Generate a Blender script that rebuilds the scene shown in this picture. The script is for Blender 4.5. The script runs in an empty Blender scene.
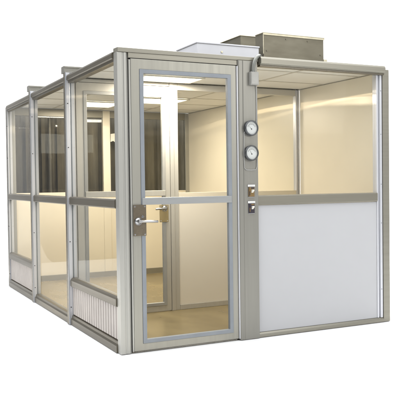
import bpy, bmesh, math, random
from mathutils import Vector, Matrix
random.seed(4)
S = bpy.context.scene
COL = S.collection
R = math.radians

# ------------------------------------------------------------------ materials
def new_mat(name):
    m = bpy.data.materials.new(name); m.use_nodes = True
    nt = m.node_tree; nt.nodes.clear()
    out = nt.nodes.new('ShaderNodeOutputMaterial')
    return m, nt, out

def surf(name, col, rough=.5, metal=0., var=.06, scale=(6, 6, 6), bump=0., bscale=60., rvar=.08, spec=.5, stretch=None, col2=None):
    """Principled surface with a procedural large-scale and fine variation."""
    m, nt, out = new_mat(name)
    N, L = nt.nodes.new, nt.links.new
    b = N('ShaderNodeBsdfPrincipled'); L(b.outputs[0], out.inputs[0])
    tc = N('ShaderNodeTexCoord'); mp = N('ShaderNodeMapping')
    mp.inputs['Scale'].default_value = scale
    L(tc.outputs['Object'], mp.inputs[0])
    n = N('ShaderNodeTexNoise'); n.inputs['Scale'].default_value = 1.; n.inputs['Detail'].default_value = 6; n.inputs['Roughness'].default_value = .62
    L(mp.outputs[0], n.inputs['Vector'])
    mx = N('ShaderNodeMix'); mx.data_type = 'RGBA'
    c2 = col2 if col2 else [c * (1 - 2 * var) for c in col]
    c1 = col if col2 else [min(.95, c * (1 + var)) for c in col]
    mx.inputs[6].default_value = (*c1, 1); mx.inputs[7].default_value = (*c2, 1)
    rp = N('ShaderNodeMapRange'); rp.inputs[1].default_value = .3; rp.inputs[2].default_value = .7
    L(n.outputs[0], rp.inputs[0]); L(rp.outputs[0], mx.inputs[0]); L(mx.outputs[2], b.inputs['Base Color'])
    rr = N('ShaderNodeMapRange'); rr.inputs[3].default_value = max(.02, rough - rvar); rr.inputs[4].default_value = min(1, rough + rvar)
    L(n.outputs[0], rr.inputs[0]); L(rr.outputs[0], b.inputs['Roughness'])
    b.inputs['Metallic'].default_value = metal
    b.inputs['Specular IOR Level'].default_value = spec
    if bump:
        n2 = N('ShaderNodeTexNoise'); n2.inputs['Scale'].default_value = bscale; n2.inputs['Detail'].default_value = 3
        if stretch:
            m2 = N('ShaderNodeMapping'); m2.inputs['Scale'].default_value = stretch
            L(tc.outputs['Object'], m2.inputs[0]); L(m2.outputs[0], n2.inputs['Vector'])
        else:
            L(tc.outputs['Object'], n2.inputs['Vector'])
        bp = N('ShaderNodeBump'); bp.inputs['Strength'].default_value = bump; bp.inputs['Distance'].default_value = .002
        L(n2.outputs[0], bp.inputs['Height']); L(bp.outputs[0], b.inputs['Normal'])
    return m

def glass_mat(name, tint, k=.6, ior=1.3):
    m, nt, out = new_mat(name)
    N, L = nt.nodes.new, nt.links.new
    t = N('ShaderNodeBsdfTransparent'); t.inputs[0].default_value = (*tint, 1)
    g = N('ShaderNodeBsdfGlossy'); g.inputs['Roughness'].default_value = .015; g.inputs[0].default_value = (.9, .92, .95, 1)
    # slightly wavy acrylic sheet
    tc = N('ShaderNodeTexCoord'); n = N('ShaderNodeTexNoise'); n.inputs['Scale'].default_value = 2.2; n.inputs['Detail'].default_value = 1
    L(tc.outputs['Object'], n.inputs['Vector'])
    bp = N('ShaderNodeBump'); bp.inputs['Strength'].default_value = .04; bp.inputs['Distance'].default_value = .01
    L(n.outputs[0], bp.inputs['Height']); L(bp.outputs[0], g.inputs['Normal'])
    f = N('ShaderNodeFresnel'); f.inputs[0].default_value = ior
    mu = N('ShaderNodeMath'); mu.operation = 'MULTIPLY'; mu.inputs[1].default_value = k
    L(f.outputs[0], mu.inputs[0])
    mx = N('ShaderNodeMixShader'); L(mu.outputs[0], mx.inputs[0]); L(t.outputs[0], mx.inputs[1]); L(g.outputs[0], mx.inputs[2])
    L(mx.outputs[0], out.inputs[0])
    return m

def emit_mat(name, col, strength):
    m, nt, out = new_mat(name)
    e = nt.nodes.new('ShaderNodeEmission'); e.inputs[0].default_value = (*col, 1); e.inputs[1].default_value = strength
    nt.links.new(e.outputs[0], out.inputs[0])
    return m

M = {}
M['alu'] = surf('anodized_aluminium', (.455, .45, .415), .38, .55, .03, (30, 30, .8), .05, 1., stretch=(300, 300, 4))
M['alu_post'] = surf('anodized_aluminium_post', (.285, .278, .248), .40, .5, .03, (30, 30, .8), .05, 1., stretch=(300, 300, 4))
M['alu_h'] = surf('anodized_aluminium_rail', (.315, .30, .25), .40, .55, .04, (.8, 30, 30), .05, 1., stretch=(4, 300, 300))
M['alu_side'] = surf('anodized_aluminium_side_rail', (.165, .148, .115), .36, .6, .05, (30, .8, 30), .05, 1., stretch=(300, 4, 300))  # shaded copy of the frame aluminium, left-side shade put into the colour
M['alu_door'] = surf('anodized_aluminium_door', (.36, .35, .305), .40, .5, .03, (30, 30, .8), .05, 1., stretch=(300, 300, 4))
M['alu_in'] = surf('interior_aluminium', (.57, .55, .50), .38, .25, .03, (30, 30, .8), .05, 1., stretch=(300, 300, 4))
M['alu_bright'] = surf('bright_aluminium', (.67, .68, .715), .34, .3, .03, (20, 20, 1.5), .04, 1., stretch=(300, 300, 4))
M['gasket'] = surf('blue_grey_gasket', (.255, .277, .305), .5, .15, .05, (5, 5, 5))
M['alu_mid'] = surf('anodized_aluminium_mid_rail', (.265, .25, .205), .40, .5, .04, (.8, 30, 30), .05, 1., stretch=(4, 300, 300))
M['gasket_inner'] = surf('pale_grey_gasket', (.40, .40, .385), .5, .1, .04)
M['rail_blue'] = surf('pale_blue_grey_rail', (.35, .36, .36), .42, .4, .03, (5, 40, 40))
M['seal'] = surf('black_rubber_seal', (.035, .033, .04), .7)
M['white'] = surf('white_laminate', (.51, .515, .53), .42, 0, .012, (1.3, 1.3, 1.3), .03, 400)
M['inner_white'] = surf('interior_white_laminate', (.84, .79, .70), .4, 0, .012, (1.3, 1.3, 1.3), .03, 400)
M['white_box'] = surf('white_enamel', (.80, .81, .86), .4, 0, .02, (4, 4, 4))
M['cream'] = surf('cream_laminate', (.785, .725, .60), .33, 0, .02, (2, 2, 2), .02, 300)
M['tile'] = surf('ceiling_tile', (.80, .79, .75), .8, 0, .03, (5, 5, 5), .12, 90)
M['tbar'] = surf('ceiling_grid', (.56, .53, .46), .5, .1, .04)
M['vinyl'] = surf('tan_vinyl_floor', (.255, .20, .098), .27, 0, .1, (3, 1.6, 4), 0, 40, rvar=0., col2=(.165, .128, .062))
M['vent'] = surf('fluted_vent_panel', (.50, .46, .43), .5, .1, .04)
M['vent_dark'] = surf('vent_groove', (.30, .26, .25), .6)
M['pale_tube'] = surf('pale_tubing', (.46, .46, .45), .3)
M['galv'] = surf('weathered_galvanized_steel', (.21, .195, .148), .40, .6, .12, (3, 3, 9), .08, 30, col2=(.16, .145, .105))
M['galv_edge'] = surf('steel_flange', (.60, .56, .42), .35, .6, .08, (9, 9, 9))
M['bronze'] = surf('lock_plate_steel', (.25, .21, .155), .28, .85, .1, (20, 20, 20), .05, 1, stretch=(20, 300, 300))
M['brass'] = surf('brass_lock_plate', (.46, .37, .20), .3, .8, .06)
M['chrome'] = surf('chrome', (.8, .8, .82), .12, 1., .02)
M['steel'] = surf('satin_steel', (.42, .42, .42), .22, 1., .03)
M['gauge_rim'] = surf('dark_gauge_rim', (.11, .115, .12), .3, .6, .05)
M['dial'] = surf('gauge_dial', (.66, .68, .66), .5, 0, .02)
M['ink'] = surf('black_ink', (.03, .03, .03), .6)
M['switch_dark'] = surf('dark_switch_body', (.04, .033, .045), .35)
M['switch_amber'] = surf('amber_switch_body', (.22, .14, .05), .35)
M['ivory'] = surf('ivory_toggle', (.8, .78, .7), .4)
M['label'] = surf('white_label', (.82, .82, .80), .6)
M['paper'] = surf('paper', (.75, .73, .66), .8)
M['curtain'] = surf('dark_brown_curtain', (.20, .175, .13), .7, 0, .1, (9, 1, 1.1), .05, 20, col2=(.062, .052, .036))
M['curtain_grey'] = surf('grey_pipe', (.20, .19, .17), .45, .3)
M['conduit'] = surf('grey_flexible_conduit', (.25, .255, .235), .4, .3)
M['box_blue'] = surf('grey_junction_box', (.39, .385, .36), .45, .3)
M['glass'] = glass_mat('clear_acrylic', (.955, .955, .94), .13, 1.28)
M['glass_rear'] = glass_mat('clear_rear_acrylic', (.93, .93, .91), .55, 1.5)
M['glass_tube'] = glass_mat('clear_tubing', (.90, .90, .88), 1., 1.4)
M['lamp'] = emit_mat('lit_diffuser', (1., .93, .78), 5.5)
M['studio'] = surf('white_studio_paper', (.93, .93, .93), .9, 0, .004, (.5, .5, .5), spec=.1)

# ------------------------------------------------------------------ mesh builder
class MB:
    def __init__(s): s.bm = bmesh.new(); s.mi = 0
    def box(s, x0, x1, y0, y1, z0, z1, mi=0):
        v = [s.bm.verts.new(p) for p in ((x0,y0,z0),(x1,y0,z0),(x1,y1,z0),(x0,y1,z0),(x0,y0,z1),(x1,y0,z1),(x1,y1,z1),(x0,y1,z1))]
        for q in ((3,2,1,0),(4,5,6,7),(0,1,5,4),(1,2,6,5),(2,3,7,6),(3,0,4,7)):
            f = s.bm.faces.new([v[i] for i in q]); f.material_index = mi
        return s
    def prism(s, prof, axis, a, b, mi=0):
        """closed profile extruded along an axis; prof in the two other axes in order"""
        def P(p, t):
            return {'x': (t, p[0], p[1]), 'y': (p[0], t, p[1]), 'z': (p[0], p[1], t)}[axis]
        A = [s.bm.verts.new(P(p, a)) for p in prof]; B = [s.bm.verts.new(P(p, b)) for p in prof]
        n = len(prof); fs = [s.bm.faces.new(A), s.bm.faces.new(B[::-1])]
        for i in range(n):
            fs.append(s.bm.faces.new((A[i], B[i], B[(i+1) % n], A[(i+1) % n])))
        for f in fs: f.material_index = mi
        return s
    def cyl(s, c, axis, r, h, n=32, mi=0, r2=None):
        """cylinder starting at c and going h along the axis vector"""
        ax = Vector(axis).normalized(); q = Vector((0,0,1)).rotation_difference(ax)
        r2 = r if r2 is None else r2
        A, B = [], []
        for i in range(n):
            t = 2*math.pi*i/n; d = Vector((math.cos(t), math.sin(t), 0))
            A.append(s.bm.verts.new(Vector(c) + q @ (d*r))); B.append(s.bm.verts.new(Vector(c) + q @ (d*r2 + Vector((0,0,h)))))
        fs = [s.bm.faces.new(A[::-1]), s.bm.faces.new(B)]
        for i in range(n): fs.append(s.bm.faces.new((A[i], A[(i+1)%n], B[(i+1)%n], B[i])))
        for f in fs: f.material_index = mi
        return s
    def ring(s, c, r0, r1, y0, y1, n=40, mi=0):
        """annulus facing -Y"""
        L = []
        for i in range(n):
            t = 2*math.pi*i/n; cx, sz = math.cos(t), math.sin(t)
            L.append([s.bm.verts.new((c[0]+r*cx, y, c[2]+r*sz)) for r, y in ((r1,y1),(r1,y0+.006),(r1-.004,y0),(r0,y0),(r0,y1))])
        for i in range(n):
            a, b = L[i], L[(i+1) % n]
            for k in range(5):
                f = s.bm.faces.new((a[k], b[k], b[(k+1)%5], a[(k+1)%5])); f.material_index = mi
        return s
    def tube(s, pts, r, n=12, mi=0, ribs=0):
        pts = [Vector(p) for p in pts]; rings = []
        up = Vector((0, 1, .01))
        for i, p in enumerate(pts):
            d = (pts[min(i+1, len(pts)-1)] - pts[max(i-1, 0)]).normalized()
            a = d.cross(up).normalized(); b = d.cross(a).normalized()
            rr = r * (1 + (.14 if ribs and i % 2 else 0))
            rings.append([s.bm.verts.new(p + a*rr*math.cos(2*math.pi*k/n) + b*rr*math.sin(2*math.pi*k/n)) for k in range(n)])
        for A, B in zip(rings, rings[1:]):
            for k in range(n):
                f = s.bm.faces.new((A[k], A[(k+1)%n], B[(k+1)%n], B[k])); f.material_index = mi; f.smooth = True
        s.bm.faces.new(rings[0][::-1]).material_index = mi; s.bm.faces.new(rings[-1]).material_index = mi
        return s
    def frame(s, x0, x1, z0, z1, y0, y1, l, rr, b, t, mi=0):
        """one seamless rectangular frame standing in the x-z plane"""
        O = ((x0,z0),(x1,z0),(x1,z1),(x0,z1)); I = ((x0+l,z0+b),(x1-rr,z0+b),(x1-rr,z1-t),(x0+l,z1-t))
        V = [[s.bm.verts.new((x, y, z)) for x, z in q] for q, y in ((O,y0),(I,y0),(O,y1),(I,y1))]
        for i in range(4):
            j = (i+1) % 4
            for a, c in ((0,1),(1,3),(3,2),(2,0)):
                f = s.bm.faces.new((V[a][i], V[a][j], V[c][j], V[c][i])); f.material_index = mi
        return s
    def build(s, name, mats, parent=None, bevel=.0025, smooth=False):
        me = bpy.data.meshes.new(name)
        bmesh.ops.recalc_face_normals(s.bm, faces=s.bm.faces)
        if smooth:
            for f in s.bm.faces: f.smooth = True
        s.bm.to_mesh(me); s.bm.free()
        o = bpy.data.objects.new(name, me); COL.objects.link(o)
        for m in (mats if isinstance(mats, (list, tuple)) else [mats]): me.materials.append(M[m])
        if parent: o.parent = parent
        if bevel:
            b = o.modifiers.new('edge_round', 'BEVEL'); b.width = bevel; b.segments = 2; b.limit_method = 'ANGLE'; b.angle_limit = R(40)
            b.use_clamp_overlap = True; b.harden_normals = False
        return o

def tag(o, label, cat, group=None, kind=None):
    o['label'] = label; o['category'] = cat
    if group: o['group'] = group
    if kind: o['kind'] = kind
def thing(name, label, cat, loc=(0,0,0)):
    o = bpy.data.objects.new(name, None); COL.objects.link(o); o.location = loc
    o.empty_display_size = .1
    tag(o, label, cat); return o

W, D = 2.582, 4.196          # booth footprint; front-left corner on the ground is the origin

# ------------------------------------------------------------------ studio floor and backdrop
f = MB(); f.box(-9, 19, -10, 6.49, -.05, -.004)
floor = f.build('floor', 'studio', bevel=0); floor['kind'] = 'structure'
b = MB()
prof = [(6.5, -.004)]
for i in range(13):
    t = R(90*i/12); prof.append((6.6 + 1.2*math.sin(t), -.004 + 1.2*(1-math.cos(t))))
prof += [(7.8, 8.), (7.84, 8.)]
for i in range(12, -1, -1):
    t = R(90*i/12); prof.append((6.6 + 1.24*math.sin(t), -.044 + 1.24*(1-math.cos(t))))
prof += [(6.5, -.044)]
b.prism(prof, 'x', -1.15, 19)
bd = b.build('backdrop', 'studio', bevel=0); bd['kind'] = 'structure'
for p in bd.data.polygons: p.use_smooth = abs(p.normal.x) < .5

# ------------------------------------------------------------------ the booth
booth = thing('modular_enclosure', 'large walk-in enclosure with aluminium frame, clear glazing and white lower panels', 'enclosure booth')

# base and floor
MB().box(.055, 2.53, .06, 4.10, .004, .03).build('floor_panel', 'vinyl', booth, 0)

# --- front left corner post: stepped profile
p = MB()
p.prism([(-.003,.0),(.034,0),(.037,.004),(.047,.004),(.05,0),(.068,0),(.085,.013),(.085,.075),(-.003,.075)], 'z', 0, 2.268)
p.build('corner_post', 'alu', booth, .002)
# --- post between door and panel
p = MB()
p.prism([(1.021,-.008),(1.028,-.016),(1.06,-.016),(1.063,-.013),(1.066,-.016),(1.199,-.016),(1.199,.085),(1.021,.085)], 'z', 0, 2.268)
pillar = p.build('control_post', 'alu_post', booth, .002)
MB().box(1.0125, 1.0205, -.010, .05, .012, 2.222).build('edge_strip', 'alu_bright', booth, .001)
# --- right corner post
p = MB()
p.prism([(2.522,0),(2.595,0),(2.595,.09),(2.522,.09)], 'z', 0, 2.283)
p.build('corner_post', 'alu_h', booth)
p = MB()
p.prism([(2.455,.006),(2.472,.006),(2.474,.022),(2.488,.022),(2.49,.002),(2.512,.002),(2.519,.010),(2.519,.06),(2.455,.06)], 'z', .042, 2.242)
for z in (2.09, 1.7, 1.25, .9, .3): p.cyl((2.501, .002, z), (0,-1,0), .0045, .002, 12, 1)
p.build('glazing_channel', ['alu_bright', 'gasket'], booth, .001)

# --- headers
p = MB()      # over the door
p.prism([(-.004,2.2695),(-.008,2.275),(-.005,2.302),(.09,2.306),(.09,2.2695)], 'x', .001, 1.218); p.box(.086, 1.0205, .0, .088, 2.230, 2.2692)
p.build('door_header', 'alu_h', booth)
p = MB()      # over the window, projecting, with underside shade coloured as a darker lip
p.prism([(-.040,2.250),(-.044,2.256),(-.044,2.292),(-.034,2.308),(.092,2.3085),(.092,2.25),(.0,2.2435),(-.030,2.2435),(-.030,2.250)], 'x', 1.221, 2.521)
p.build('window_header', 'alu_h', booth)
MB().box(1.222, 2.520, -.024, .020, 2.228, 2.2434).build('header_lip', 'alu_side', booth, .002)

# --- right bay of the front
MB().box(1.2, 2.454, .012, .030, .042, 1.092).build('lower_panel', 'white', booth, .001)
MB().prism([(-.004,.0),(-.004,.026),(.010,.040),(.06,.040),(.06,0)], 'x', 1.2, 2.521).build('sill', 'alu_h', booth)
p = MB(); p.prism([(.0,1.098),(-.006,1.104),(-.006,1.168),(.0,1.174),(.05,1.176),(.05,1.094),(.0,1.094)], 'x', 1.2, 2.454)
p.build('mid_rail', 'alu_mid', booth, .001)
MB().box(1.2, 2.454, .024, .030, 1.177, 2.243).build('window_pane', 'glass', booth, 0)
MB().box(1.2, 1.212, .010, .055, 1.177, 2.243).build('glazing_bead', 'alu', booth, .001)

# --- doors
def door(name, x0, x1, zb, zt, y, hz, plate, lever_left, mats, plate_h, label=None):
    """hinged glazed door in the plane y (front face), y+.045 thick"""
    st, blue, pane, rail = mats
    y1 = y + .045
    g0, g1, gb, gt = x0+.070, x1-.048, zb+.054, zt-.076
    p = MB(); p.frame(x0, x1, zb, zt, y, y1, g0-x0, x1-g1, gb-zb, zt-gt)
    d = p.build(name, st, booth, .002)
    if label: d['label'] = label
    w = .032
    p = MB(); ya, yb = y-.005, y+.030
    p.frame(g0+.0003, g1-.0003, gb+.0003, gt-.0003, ya, yb, w, w, w-.002, w-.002)
    p.build('gasket', blue, d, .002)
    r0, r1 = hz, hz+.054
    MB().box(g0+.006, g1-.006, ya-.006, yb+.004, r0, r1).build('mid_rail', rail, d, .003)
    for a, c in ((gb+w-.002, r0), (r1, gt-w+.002)):
        MB().box(g0+w, g1-w, y+.010, y+.016, a, c).build('door_pane', pane, d, 0)
    # lock plate with rose and lever
    px0, px1, pz0, pz1 = plate_h
    p = MB(); p.box(px0, px1, ya-.005, y-.0052, pz0, pz1)
    for sx in (px0+.012, px1-.012):
        for sz in (pz0+.012, pz1-.012): p.cyl((sx, ya-.0045, sz), (0,-1,0), .006, .003, 12, 1)
    pl = p.build('lock_plate', [plate, 'chrome'], d, .001)
    cz = pz0 + (pz1-pz0)*(.47 if not lever_left else .80); cx = px0 + (px1-px0)*(.36 if not lever_left else .55)
    p = MB()
    p.cyl((cx, ya-.005, cz), (0,-1,0), .030, .008, 32); p.cyl((cx, ya-.013, cz), (0,-1,0), .026, .010, 32, r2=.016)
    p.cyl((cx, ya-.022, cz), (0,-1,0), .012, .030, 20)
    s = -1 if lever_left else 1
    L = .145 if not lever_left else .11
    p.tube([(cx-s*.012, ya-.05, cz), (cx+s*.02, ya-.052, cz), (cx+s*.07, ya-.05, cz-.001), (cx+s*L, ya-.044, cz-.004)], .0095, 14)
    lv = p.build('lever_handle', 'steel', d, .001)
    if not lever_left:
        p = MB(); p.cyl((cx+.035, ya-.005, cz+.035), (0,-1,0), .010, .008, 20); p.build('lock_cylinder', 'chrome', d, .001)
    return d
front = door('door', .105, 1.010, .012, 2.2255, .002, 1.123, 'bronze', False, ('alu_door','gasket','glass','rail_blue'), (.107,.211,.889,1.125), 'front door with a dark lock plate below its pale mid rail')
# black seal in the gap around the front door
p = MB(); p.box(.0855, .0905, .020, .05, .0, 2.229); p.box(.0905, 1.012, .012, .05, 2.2258, 2.2297)
p.box(1.0205, 1.0208, .02, .05, 0, 2.22)
p.build('door_seal', 'seal', booth, 0)
p = MB(); p.box(.0906, .1040, .004, .045, .010, 2.218); p.build('hinge_strip', 'alu', booth, .002)

# --- left side: three glazed bays
X0, X1 = -.006, .052
ys = [(.076, 1.309), (1.376, 2.709), (2.776, 4.070)]
for a in (1.31, 2.71, 4.071):
    h = 2.302 if a < 4 else 2.262
    px = -.028 if a < 4 else -.006
    p = MB(); p.box(px, .056, a+.012, a+(.065 if a < 4 else .085), 0, h); sp = p.build('side_post', 'alu_side', booth, .0015)  # light and shade put into the colours: dark side, bright front strip
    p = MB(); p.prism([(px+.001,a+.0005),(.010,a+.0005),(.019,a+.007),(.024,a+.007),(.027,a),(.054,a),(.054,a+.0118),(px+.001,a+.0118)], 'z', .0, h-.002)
    p.box(.0105, .0268, a+.0030, a+.0068, .001, h-.003, 2); p.box(px+.0008, px+.0068, a-.0008, a+.0002, .001, h-.003, 2)  # thin dark lines painting shade on the strip
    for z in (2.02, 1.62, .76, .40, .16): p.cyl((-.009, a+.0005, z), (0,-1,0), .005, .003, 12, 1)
    p.build('face_strip', ['alu_bright', 'seal', 'gasket'], sp, .0015)  # gasket colour here draws the painted dark shade lines
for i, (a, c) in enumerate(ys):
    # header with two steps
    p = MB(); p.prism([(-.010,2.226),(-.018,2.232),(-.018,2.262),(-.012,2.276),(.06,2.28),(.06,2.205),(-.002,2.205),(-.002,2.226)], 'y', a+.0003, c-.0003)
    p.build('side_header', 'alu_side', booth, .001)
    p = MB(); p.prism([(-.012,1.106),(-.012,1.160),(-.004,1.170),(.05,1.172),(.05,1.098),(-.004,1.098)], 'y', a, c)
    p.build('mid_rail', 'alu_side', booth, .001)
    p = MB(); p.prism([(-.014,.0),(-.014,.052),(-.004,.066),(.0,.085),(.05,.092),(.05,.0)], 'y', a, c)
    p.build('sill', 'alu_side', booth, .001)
    MB().box(.012, .018, a, c, 1.173, 2.204).build('side_pane', 'glass', booth, 0)
    if i == 1:
        MB().box(.012, .018, a, c, .093, 1.097).build('side_pane', 'glass', booth, 0)
    else:
        p = MB(); p.prism([(-.014,.358),(-.014,.408),(-.004,.420),(.008,.430),(.05,.432),(.05,.350),(-.004,.350)], 'y', a, c)
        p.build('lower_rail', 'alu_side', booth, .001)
        MB().box(.012, .018, a, c, .433, 1.097).build('side_pane', 'glass', booth, 0)
        n = 20; w = (c-a)/n
        p = MB(); p.box(.020, .030, a, c, .093, .349, 1)
        for k in range(n): p.box(.008, .0198, a+w*k+.004, a+w*(k+1)-.008, .094, .348)
        p.build('vent_panel', ['vent', 'vent_dark'], booth, .002)
p = MB(); p.box(-.006, .052, .003, .0755, 0.0, .002); p.bm.free()

# --- right wall: solid cream panels inside
p = MB(); p.box(2.535, 2.575, .092, 1.33, .03, 2.258); p.build('wall_panel', 'cream', booth, .001)
p = MB(); p.box(2.535, 2.575, 1.39, 2.74, .03, 2.258); p.build('wall_panel', 'cream', booth, .001)
p = MB(); p.box(2.535, 2.575, 2.75, 4.10, .03, 2.258); p.build('wall_panel', 'cream', booth, .001)
p = MB(); p.box(2.520, 2.5345, .092, 1.329, .0305, .10); p.box(2.520, 2.5345, 1.391, 4.10, .0305, .10); p.build('skirting', 'alu_h', booth, .001)
p = MB(); p.box(2.530, 2.580, 2.7405, 2.7495, .03, 2.258); p.build('wall_joint', 'alu_bright', booth, 0)

# --- back wall: cream panels below, glazing above
yb = 4.10
MB().box(.057, 2.53, yb, yb+.06, .0305, .10).build('sill', 'alu_h', booth, .002)
p = MB(); p.box(.10, 1.262, yb+.012, yb+.03, .101, 1.12)
p.build('lower_panel', 'cream', booth, 0)
p = MB(); p.box(1.362, 2.48, yb+.012, yb+.03, .101, 1.12)
p.build('lower_panel', 'cream', booth, 0)
for a, c in ((.100, 1.261), (1.363, 2.479)):
    MB().box(a, c, yb, yb+.06, 1.121, 1.176).build('mid_rail', 'cream', booth, .002)
    MB().box(a, c, yb, yb+.06, 2.165, 2.258).build('back_header', 'alu_h', booth, .002)
    MB().box(a, c, yb+.02, yb+.026, 1.177, 2.164).build('back_pane', 'glass_rear', booth, 0)
for a, c in ((.058, .099), (1.262, 1.362), (2.480, 2.5348)):
    MB().box(a, c, yb-.004, yb+.06, .101, 2.258).build('back_post', 'cream' if a > 1 and a < 2 else 'alu', booth, .003)

# --- partition between the two rooms
py, pt = 1.335, 1.385
part_ = MB()
part_.box(.057, .071, py, pt, .031, 2.256); part_.box(1.012, 1.052, py-.008, pt, .031, 2.256); part_.box(1.053, 1.100, py, pt, .031, 2.256)
part_.box(.072, 1.011, py, pt, 2.226, 2.256); part_.box(1.101, 2.485, py, pt, 2.195, 2.256)
part_.box(1.101, 2.485, py, pt, .031, .080)
pn = part_.build('partition', 'alu_in', booth, .002)
p = MB(); p.prism([(2.486,py-.002),(2.504,py-.002),(2.507,py+.010),(2.513,py+.010),(2.516,py-.002),(2.534,py-.002),(2.534,pt),(2.486,pt)], 'z', .031, 2.256)
p.build('wall_channel', 'alu_bright', pn, .001)
MB().box(1.101, 2.485, py+.008, py+.028, .081, 1.128).build('lower_panel', 'inner_white', pn, .001)
MB().box(1.101, 2.485, py, pt, 1.129, 1.188).build('mid_rail', 'cream', pn, .002)
MB().box(1.101, 2.485, py+.02, py+.026, 1.189, 2.194).build('partition_pane', 'glass', pn, 0)
door('inner_door', .074, 1.008, .036, 2.222, py-.004, 1.160, 'brass', True, ('alu_in','gasket_inner','glass','alu_in'), (.888,.982,.905,1.071), 'inner door with a brass lock plate and short lever')

# --- ceiling tiles in a grid, roof deck, roof beams
tx = [.06, .58, 1.20, 1.80, 2.534]
ty = [.095, .335, .90, 1.33]; ty2 = [1.39, 1.85, 2.45, 3.05, 3.65, 4.098]
lights = []
ti = MB()
holes = {(1, 2), (1, 0), }
FIX = [(.585, 1.195, .91, 1.24), (1.205, 1.795, 2.50, 3.02), (.585, 1.195, 3.08, 3.62)]
def covered(x0, x1, y0, y1):
    return any(not (x1 <= a or x0 >= c or y1 <= e or y0 >= g) for a, c, e, g in FIX)
for Y in (ty, ty2):
    for y0, y1 in zip(Y, Y[1:]):
        for x0, x1 in zip(tx, tx[1:]):
            ti.box(x0+.012, x1-.012, y0+.012, y1-.012, 2.2655, 2.276)
ti.build('ceiling_tiles', 'tile', booth, .001)
g = MB()
for Y in (ty, ty2):
    for k, x in enumerate(tx): g.box(x-.0118 if k else x, x+.0118 if k < len(tx)-1 else x, Y[0], Y[-1], 2.262, 2.2765)
    for y in Y[1:-1]:
        for x0, x1 in zip(tx, tx[1:]): g.box(x0+.0119, x1-.0119, y-.0118, y+.0118, 2.2622, 2.2763)
g.build('ceiling_grid', 'tbar', booth, 0)
MB().box(.062, 2.53, .094, 4.15, 2.2775, 2.299).build('roof_deck', 'galv', booth, .002)
for a in (1.335, 2.735):
    p = MB(); p.box(-.026, 2.585, a+.02, a+.115, 2.303, 2.366)
    p.box(-.024, 2.583, a+.0155, a+.0195, 2.303, 2.318); p.box(-.024, 2.583, a+.0155, a+.0195, 2.348, 2.362)
    p.build('roof_beam', 'alu_post', booth, .002)
MB().box(.057, 2.58, 4.162, 4.190, 2.2, 2.30).build('back_beam', 'alu', booth, .002)
MB().box(2.536, 2.58, .093, 4.10, 2.2595, 2.285).build('right_header', 'alu_h', booth, .002)

# --- ceiling light fixtures
for a, c, e, g_ in FIX:
    p = MB(); z0, z1 = 2.248, 2.2612
    p.box(a, c, e, e+.022, z0, z1); p.box(a, c, g_-.022, g_, z0, z1); p.box(a, a+.022, e+.0221, g_-.0221, z0, z1); p.box(c-.022, c, e+.0221, g_-.0221, z0, z1)
    fx = p.build('ceiling_light', 'ivory', booth, .001)
    MB().box(a+.0222, c-.0222, e+.0222, g_-.0222, 2.252, 2.2608).build('diffuser', 'lamp', fx, 0)
def downlight(x, y, col, power, half, soft=.0012):
    p = MB(); p.cyl((x, y, 2.2435), (0,0,1), .075, .018, 32); fx = p.build('recessed_lamp', 'ivory', booth, .002)
    p = MB(); p.cyl((x, y, 2.2205), (0,0,1), .120, .0015, 48)  # opaque disc added below the lamp to cut a narrow light band
    for t in range(3): p.cyl((x+.066*math.cos(math.pi+2.1*t), y+.066*math.sin(math.pi+2.1*t), 2.2222), (0,0,1), .0015, .0211, 8)
    p.build('shade_plate', 'ivory', fx, 0)
    l = bpy.data.lights.new('recessed_lamp_light', 'SPOT'); l.energy = power; l.color = col; l.spot_size = 2*R(half); l.spot_blend = .01; l.shadow_soft_size = soft
    o = bpy.data.objects.new('recessed_lamp_light', l); COL.objects.link(o); o.location = (x, y, 2.236); o.parent = booth
    return fx
WARM = (1., .84, .62)
downlight(1.12, .42, WARM, 50, 84.6)
downlight(1.25, 1.85, WARM, 50, 85.6)
def area(name, loc, target, sx, sy, power, col=(1,1,1), parent=None):
    l = bpy.data.lights.new(name, 'AREA'); l.shape = 'RECTANGLE'; l.size = sx; l.size_y = sy; l.energy = power; l.color = col
    o = bpy.data.objects.new(name, l); COL.objects.link(o); o.location = loc
    o.rotation_euler = (Vector(target)-Vector(loc)).to_track_quat('-Z', 'Y').to_euler()
    if parent: o.parent = parent
    return o
for (a, c, e, g_), pw in zip(FIX, (31, 22, 21)):
    area('ceiling_light_lamp', ((a+c)/2, (e+g_)/2, 2.245), ((a+c)/2, (e+g_)/2, 0), c-a-.05, g_-e-.05, pw*1.3, (1, .905, .765), booth)

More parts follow.
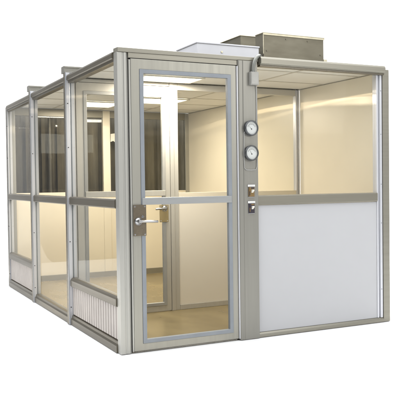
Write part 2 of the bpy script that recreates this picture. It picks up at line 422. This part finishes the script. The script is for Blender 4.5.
# --- gauges, tubing, switches, junction box on the control post
py0 = -.016
for z, ang in ((1.723, 62), (1.521, 50)):
    p = MB(); p.ring((1.127, 0, z), .0525, .063, py0-.034, py0, 48)
    gz = p.build('pressure_gauge', 'gauge_rim', booth, .001)
    p = MB(); p.cyl((1.127, py0-.004, z), (0,-1,0), .0535, .018, 48); p.build('dial', 'dial', gz, 0)
    p = MB(); yy = py0-.0225
    for k in range(21):
        t = R(150-6*k); r0, r1 = (.031, .041) if k % 5 == 0 else (.036, .041)
        d = Vector((math.cos(t), 0, math.sin(t))); n = Vector((-d.z, 0, d.x))*.0007
        c0 = Vector((1.127, yy, z-.006))
        vs = [p.bm.verts.new(c0+d*r0+n), p.bm.verts.new(c0+d*r1+n), p.bm.verts.new(c0+d*r1-n), p.bm.verts.new(c0+d*r0-n)]
        p.bm.faces.new(vs)
    p.build('scale', 'ink', gz, 0)
    p = MB(); t = R(ang+70); d = Vector((math.cos(t), 0, math.sin(t))); n = Vector((-d.z, 0, d.x))*.0012; c0 = Vector((1.127, yy-.001, z-.008))
    p.bm.faces.new([p.bm.verts.new(q) for q in (c0-d*.006+n, c0+d*.037+n*.3, c0+d*.037-n*.3, c0-d*.006-n)])
    p.cyl((1.127, yy, z-.008), (0,-1,0), .004, .003, 16)
    p.build('needle', 'ink', gz, 0)
# clear tubing loops beside the gauges
p = MB(); y = py0-.006
p.tube([(1.082,y,1.70),(1.066,y,1.685),(1.064,y,1.60),(1.064,y,1.46),(1.068,y,1.40),(1.085,y,1.385),(1.13,y,1.383),(1.172,y,1.386),(1.184,y,1.41),(1.186,y,1.5)], .0025, 8)
p.tube([(1.176,y,1.76),(1.186,y,1.79),(1.187,y,1.9),(1.186,y,2.02),(1.18,y,2.068)], .0025, 8)
p.build('gauge_tubing', 'pale_tube', booth, 0)
for z, body in ((1.214, 'switch_amber'), (1.080, 'switch_dark')):
    p = MB(); p.box(1.100, 1.160, py0-.004, py0-.0002, z-.052, z+.052)
    sw = p.build('switch_plate', 'chrome', booth, .001)
    MB().box(1.096, 1.164, py0-.006, py0-.0043, z+.034, z+.050).build('label_strip', 'label', sw, 0)
    p = MB(); p.box(1.106, 1.154, py0-.014, py0-.0042, z-.047, z+.030, 0)
    p.box(1.106, 1.113, py0-.0155, py0-.0141, z-.036, z-.004, 1); p.box(1.122, 1.150, py0-.0155, py0-.0141, z+.018, z+.028, 1)
    p.build('switch_body', [body, 'switch_dark' if body == 'switch_amber' else 'switch_amber'], sw, .001)
    p = MB(); p.prism([(py0-.0142,z-.016),(py0-.034,z+.002),(py0-.032,z+.010),(py0-.0142,z+.010)], 'x', 1.124, 1.142)
    p.build('toggle', 'ivory', sw, .001)
p = MB(); p.box(1.120, 1.194, -.050, -.0163, 2.072, 2.178); p.box(1.125, 1.189, -.053, -.0502, 2.078, 2.172)
p.build('junction_box', 'box_blue', booth, .003)
def bez(P, n):
    P = [Vector(q) for q in P]; out = []
    for i in range(n+1):
        t = i/n; a = [q.copy() for q in P]
        while len(a) > 1: a = [u.lerp(v, t) for u, v in zip(a, a[1:])]
        out.append(a[0])
    return out
p = MB(); p.tube(bez([(1.150,-.034,2.176),(1.152,-.04,2.30),(1.175,-.052,2.30),(1.215,-.05,2.325),(1.26,.03,2.335),(1.33,.16,2.34),(1.42,.28,2.345),(1.457,.36,2.345)], 80), .0135, 14, ribs=1)
p.build('flexible_conduit', 'conduit', booth, 0)

# ------------------------------------------------------------------ things on the roof
t = thing('light_housing', 'flat white metal box lying on the roof above the door', 'metal box', (1.1, .49, 2.30))
def rel(o, parent):
    o.parent = parent; o.matrix_parent_inverse = Matrix.Translation(parent.location).inverted()
p = MB(); p.box(.803, 1.400, .285, .69, 2.3005, 2.443); rel(p.build('housing', 'white_box', None, .003), t)
p = MB(); p.box(.797, 1.406, .279, .696, 2.4434, 2.456); rel(p.build('lid', 'white_box', None, .003), t)
p = MB(); p.cyl((1.035, .2845, 2.385), (0,-1,0), .009, .005, 20); rel(p.build('fixing_screw', 'galv_edge', None, .001), t)

t = thing('fan_filter_unit', 'open dark galvanized steel duct box standing on the roof right of the white box', 'duct unit', (1.75, .7, 2.30))
def open_box(x0, x1, y0, y1, z0, z1, th=.004):
    p = MB()
    p.box(x0, x1, y0, y0+th, z0, z1); p.box(x0, x1, y1-th, y1, z0, z1)
    p.box(x0, x0+th, y0+th, y1-th, z0, z1); p.box(x1-th, x1, y0+th, y1-th, z0, z1); p.box(x0+th, x1-th, y0+th, y1-th, z0, z0+th)
    return p
rel(open_box(1.458, 2.095, .30, .44, 2.3005, 2.582).build('inlet_box', 'galv', None, .001), t)
p = MB(); p.box(1.45, 2.103, .292, .318, 2.5825, 2.588); p.box(1.45, 1.474, .3182, .44, 2.5825, 2.588); p.box(2.079, 2.103, .3182, .44, 2.5825, 2.588)
p.box(1.45, 1.456, .294, .2995, 2.40, 2.565); p.box(1.45, 2.103, .2935, .2995, 2.5655, 2.582)
rel(p.build('inlet_flange', 'galv_edge', None, .001), t)
rel(open_box(1.475, 2.06, .4405, .709, 2.3005, 2.50).build('duct_neck', 'galv', None, .001), t)
rel(open_box(1.462, 2.10, .71, 1.30, 2.3005, 2.634).build('housing', 'galv', None, .001), t)
p = MB(); p.box(1.454, 2.108, .702, .73, 2.6345, 2.641); p.box(1.454, 1.482, .7302, 1.308, 2.6345, 2.641); p.box(2.08, 2.108, .7302, 1.308, 2.6345, 2.641); p.box(1.4822, 2.0798, 1.28, 1.308, 2.6345, 2.641)
rel(p.build('housing_flange', 'galv_edge', None, .001), t)
p = MB(); p.cyl((1.78, 1.0, 2.306), (0,0,1), .22, .12, 40); p.cyl((1.78, 1.0, 2.4262), (0,0,1), .07, .05, 24)
rel(p.build('fan', 'gauge_rim', None, .003), t)
for x, z in ((1.69, 2.545), (1.92, 2.543), (2.06, 2.43), (1.49, 2.43)):
    p = MB(); p.cyl((x, .2998, z), (0,-1,0), .006, .004, 10); rel(p.build('rivet', 'galv', None, 0), t)
p = MB(); p.box(2.096, 2.135, .30, .34, 2.3005, 2.395); rel(p.build('bracket', 'galv_edge', None, .002), t)

# ------------------------------------------------------------------ seen through the rear glazing
c = MB(); n = 24  # added strips standing in for the dark workshop behind the glass
for k in range(n):
    x0 = .06 + k*2.47/n; w = 2.47/n
    pr = []
    for j in range(7):
        u = j/6; pr.append((x0 + u*w*1.5, 4.262 + (.030 if k % 2 else 0) + .022*math.sin(u*math.pi)*(1 + .3*random.random())))
    pr2 = [(a, bb+.004) for a, bb in reversed(pr)]
    c.prism(pr + pr2, 'z', .02, 2.20)
cur = c.build('strip_curtain', 'curtain', None, 0)
tag(cur, 'dark brown hanging curtain seen behind the rear upper glazing', 'curtain')
for x, r, lab in ((.36, .016, 'thin grey upright pipe behind the rear glazing nearest the left side'), (.57, .020, 'thicker grey upright pipe behind the rear glazing of the middle bay')):
    p = MB(); p.cyl((x, 4.225, .0), (0,0,1), r, 2.16, 20); p.cyl((x, 4.225, 1.62), (0,0,1), r*1.25, .05, 20); p.cyl((x, 4.225, .001), (0,0,1), r*1.8, .02, 20)  # added uprights standing in for grey reflection streaks in the glazing
    o = p.build('upright_pipe', 'curtain_grey', None, .001); tag(o, lab, 'pipe', 'grey pipes behind the rear glazing')
p = MB()
p.prism([(1.372,1.845),(1.41,1.86),(1.455,1.83),(1.487,1.822),(1.492,1.955),(1.44,1.962),(1.375,1.952)], 'y', 4.1145, 4.1155)
o = p.build('paper_notice', 'paper', None, 0); tag(o, 'small torn white sheet of paper stuck on the rear glazing', 'paper')

# ------------------------------------------------------------------ studio lamps, world, camera
area('key_softbox', (4.6, -6.4, 3.6), (1.4, 0, 1.1), 4.2, 3.0, 130, (1, .985, .95))
area('overhead_softbox', (-1.2, -.3, 6.2), (-1.2, -.3, 0), 14, 9, 1190, (.98, .99, 1))
area('backdrop_lamp', (7, 2.6, 6.8), (7, 7.8, 1.6), 18, 1.5, 1620)
w = bpy.data.worlds.new('World'); S.world = w; w.use_nodes = True
w.node_tree.nodes['Background'].inputs[0].default_value = (.95, .97, 1, 1); w.node_tree.nodes['Background'].inputs[1].default_value = .2

cam = bpy.data.cameras.new('camera'); co = bpy.data.objects.new('camera', cam); COL.objects.link(co); S.camera = co
cam.sensor_width = 36; cam.lens = 36*709.015/400; cam.clip_end = 200; cam.clip_start = .05
yaw, pitch, roll = .45976027543537007, -.02597027363176434, -.012753653664391393
fw = Vector((math.sin(yaw)*math.cos(pitch), math.cos(yaw)*math.cos(pitch), math.sin(pitch)))
rt = Vector((math.cos(yaw), -math.sin(yaw), 0)); up = rt.cross(fw)
rt2 = rt*math.cos(roll) + up*math.sin(roll); up2 = -rt*math.sin(roll) + up*math.cos(roll)
m = Matrix((rt2, up2, -fw)).transposed().to_4x4(); m.translation = (-1.8097, -5.0116, 1.2945)
co.matrix_world = m

S.view_settings.view_transform = 'Standard'; S.view_settings.look = 'None'; S.view_settings.exposure = 0; S.view_settings.gamma = 1
S.render.engine = 'CYCLES'
cy = S.cycles
cy.use_denoising = True; cy.max_bounces = 10; cy.transparent_max_bounces = 24; cy.diffuse_bounces = 5; cy.glossy_bounces = 5
cy.sample_clamp_indirect = 6; cy.caustics_reflective = False; cy.caustics_refractive = False
